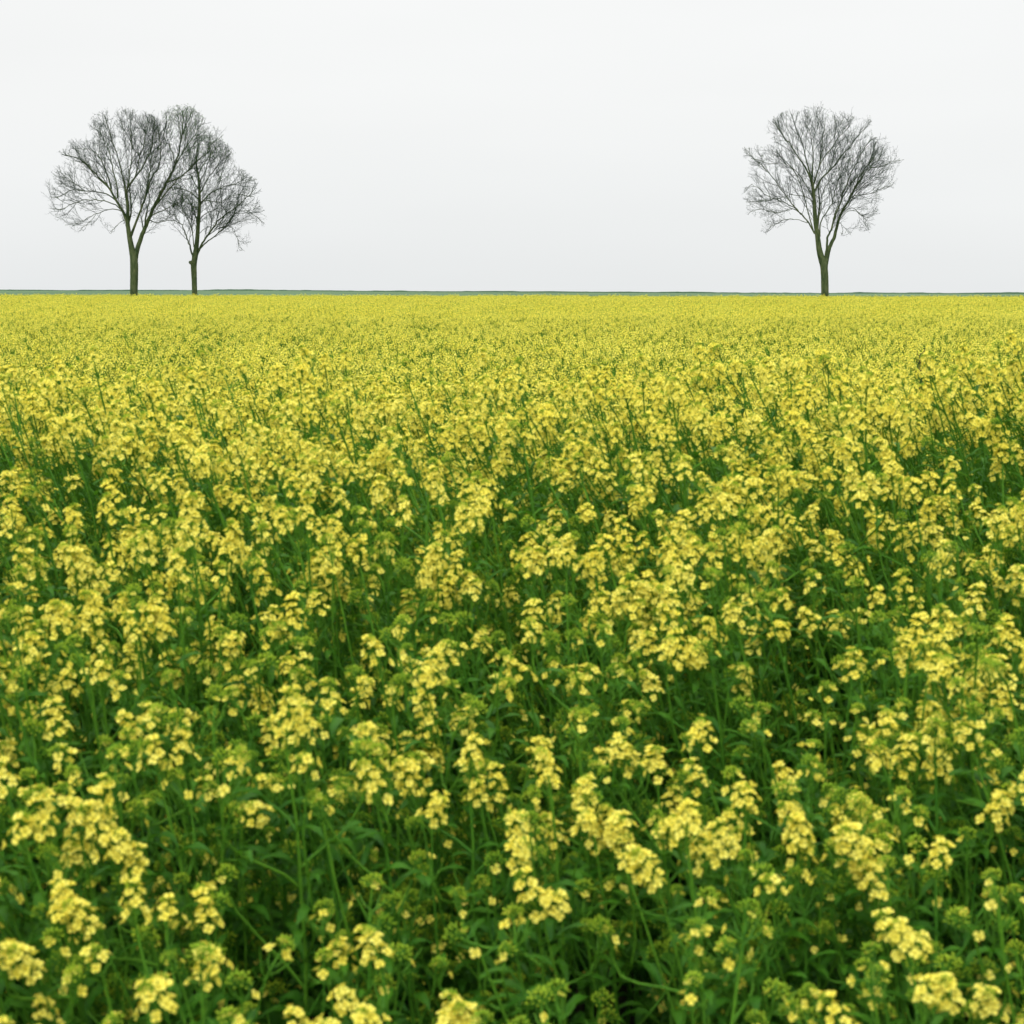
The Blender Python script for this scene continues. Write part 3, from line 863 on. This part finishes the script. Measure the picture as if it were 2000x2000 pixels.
SC = 4.39
envC = [(340, 1215), (300, 1150), (170, 1085), (135, 920), (165, 820), (200, 740), (140, 580), (150, 448), (250, 485), (330, 465), (410, 470), (385, 370), (352, 255), (450, 185), (520, 145),
        (580, 145), (670, 130), (740, 148), (820, 150), (900, 185), (1000, 205), (1100, 220), (1220, 245), (1200, 330), (1240, 395), (1290, 385), (1395, 440), (1432, 560), (1470, 595),
        (1412, 690), (1392, 830), (1335, 905), (1325, 1000), (1240, 1080), (1210, 1190), (1150, 1200), (1010, 1235), (900, 1215), (800, 1195), (740, 1200), (600, 1135), (470, 1155)]
limbsC = [
    (56, 22, 0, 0.0, [(800, 1390), (788, 1330), (775, 1230), (760, 1120), (750, 1000), (745, 900), (733, 800), (715, 730)]),
    (18, 3, 0, -0.8, [(725, 760), (670, 650), (600, 555), (520, 440), (445, 345), (375, 255)]),
    (15, 3, 0, 0.9, [(728, 770), (738, 620), (745, 490), (718, 310), (690, 175)]),
    (14, 3, 0, 1.6, [(722, 740), (692, 600), (660, 450), (620, 300), (588, 165)]),
    (18, 3, 0, -1.2, [(745, 860), (810, 740), (895, 650), (960, 570), (1040, 465), (1120, 365), (1205, 265)]),
    (12, 3, 0, 1.8, [(740, 800), (795, 640), (830, 480), (858, 330), (895, 200)]),
    (11, 3, 0, -1.8, [(740, 790), (800, 600), (890, 470), (970, 340), (1030, 230)]),
    (15, 3, 0, 0.6, [(752, 1215), (700, 1120), (640, 1045), (560, 960), (430, 780), (340, 655), (230, 545), (160, 465)]),
    (11, 3, 0, -1.3, [(740, 1190), (690, 1020), (650, 880), (600, 760), (530, 645), (430, 560), (345, 500)]),
    (9, 3, 0.2, 1.5, [(640, 1050), (580, 985), (470, 930), (330, 862), (235, 785), (175, 835)]),
    (8, 3, 0.2, -1.0, [(700, 1120), (650, 1055), (560, 1000), (430, 1032), (265, 1002), (170, 1042)]),
    (6, 2, 0.1, 0.9, [(690, 1120), (600, 1090), (500, 1095), (400, 1150), (345, 1205)]),
    (9, 3, 0, -2.0, [(745, 930), (690, 830), (590, 700), (470, 620), (300, 620), (165, 590)]),
    (8, 3, 0, 2.0, [(748, 960), (700, 900), (560, 880), (380, 920), (200, 930)]),
    (14, 3, 0, 1.0, [(795, 1240), (800, 1140), (830, 1070), (890, 980), (940, 850), (985, 700), (1010, 580), (1100, 440)]),
    (9, 3, 0, -1.2, [(775, 1120), (800, 1000), (815, 860), (880, 740), (950, 640)]),
    (26, 4, 0, -0.4, [(838, 1480), (846, 1400), (856, 1330), (858, 1250), (890, 1180), (915, 1080), (965, 960), (1000, 830), (1060, 700), (1125, 560), (1205, 430), (1270, 390)]),
    (50, 4, 0, 0.4, [(836, 1530), (848, 1460), (862, 1400), (888, 1310), (922, 1240), (948, 1140), (985, 1035), (1050, 925), (1090, 835), (1150, 725), (1240, 565), (1290, 410)]),
    (11, 3, 0.2, 1.4, [(985, 1035), (1045, 975), (1125, 860), (1225, 762), (1330, 682), (1425, 570)]),
    (9, 3, 0.2, -1.3, [(970, 1080), (1060, 905), (1200, 880), (1295, 832), (1385, 800)]),
    (9, 3, 0.2, 1.8, [(1040, 940), (1130, 790), (1220, 660), (1340, 560), (1390, 460)]),
    (6, 2, 0.1, -0.6, [(960, 1100), (1050, 1015), (1150, 1052), (1180, 1110), (1200, 1180)]),
    (6, 2, 0.1, 0.8, [(980, 1050), (1080, 990), (1160, 1050), (1240, 1068), (1322, 1000)]),
    (5, 2, 0.0, 0.9, [(940, 1160), (970, 1120), (1010, 1170), (1005, 1225)]),
    (9, 3, 0.1, -2.0, [(960, 980), (1010, 860), (1130, 700), (1300, 640), (1455, 600)]),
]
Tree('solitary bare tree with twin rising stems, standing alone against the pale sky', DC, SC, 1420, 180, 21, envC,
     [(838, 1740), (837, 1600), (832, 1510), (818, 1450)], [64, 63, 63, 66, 64], limbsC,
     [(*wz(-5000, 0, DC), 1.0, 0.0)])

# ------------------------------------------------------------------ dark dry stalks poking out of the blossom
def stalk(px, py, D, h, label):
    top = unproject(px, py, D); z0 = field_z(top.x, D)
    b = MB(); H = top.z - z0
    pts = [Vector((0.02, 0, 0)), Vector((0.0, 0, H * 0.5)), Vector((0.012, 0, H - h)), Vector((-0.004, 0, H - h * .4)), Vector((0, 0, H))]
    b.tube(pts, [0.010, 0.010, 0.009, 0.008, 0.004], 6, 0, True)
    root = obj('dry_stalk', b.mesh('dry_stalk', [M_DRY], True), None, Matrix.Translation((top.x, D, z0)))
    for k in range(7):
        a = k * 2.4; z = H - h * (0.05 + 0.14 * k); d = Vector((math.cos(a), math.sin(a), 0.7)).normalized()
        t = MB(); p = Vector((0.0, 0, z)); t.tube([p, p + d * 0.03, p + d * 0.03 + Vector((0, 0, 0.025))], [0.004, 0.0035, 0.002], 4, 0, True)
        obj('twig', t.mesh('twig', [M_DRY]), root)
    tag(root, label, 'stalk')
stalk(1798, 690, 9.5, 0.12, 'dark dry weed stalk standing out of blossom in front of the solitary tree')
stalk(113, 722, 8.5, 0.11, 'dark dry weed stalk sunk in blossom in front of the paired trees')
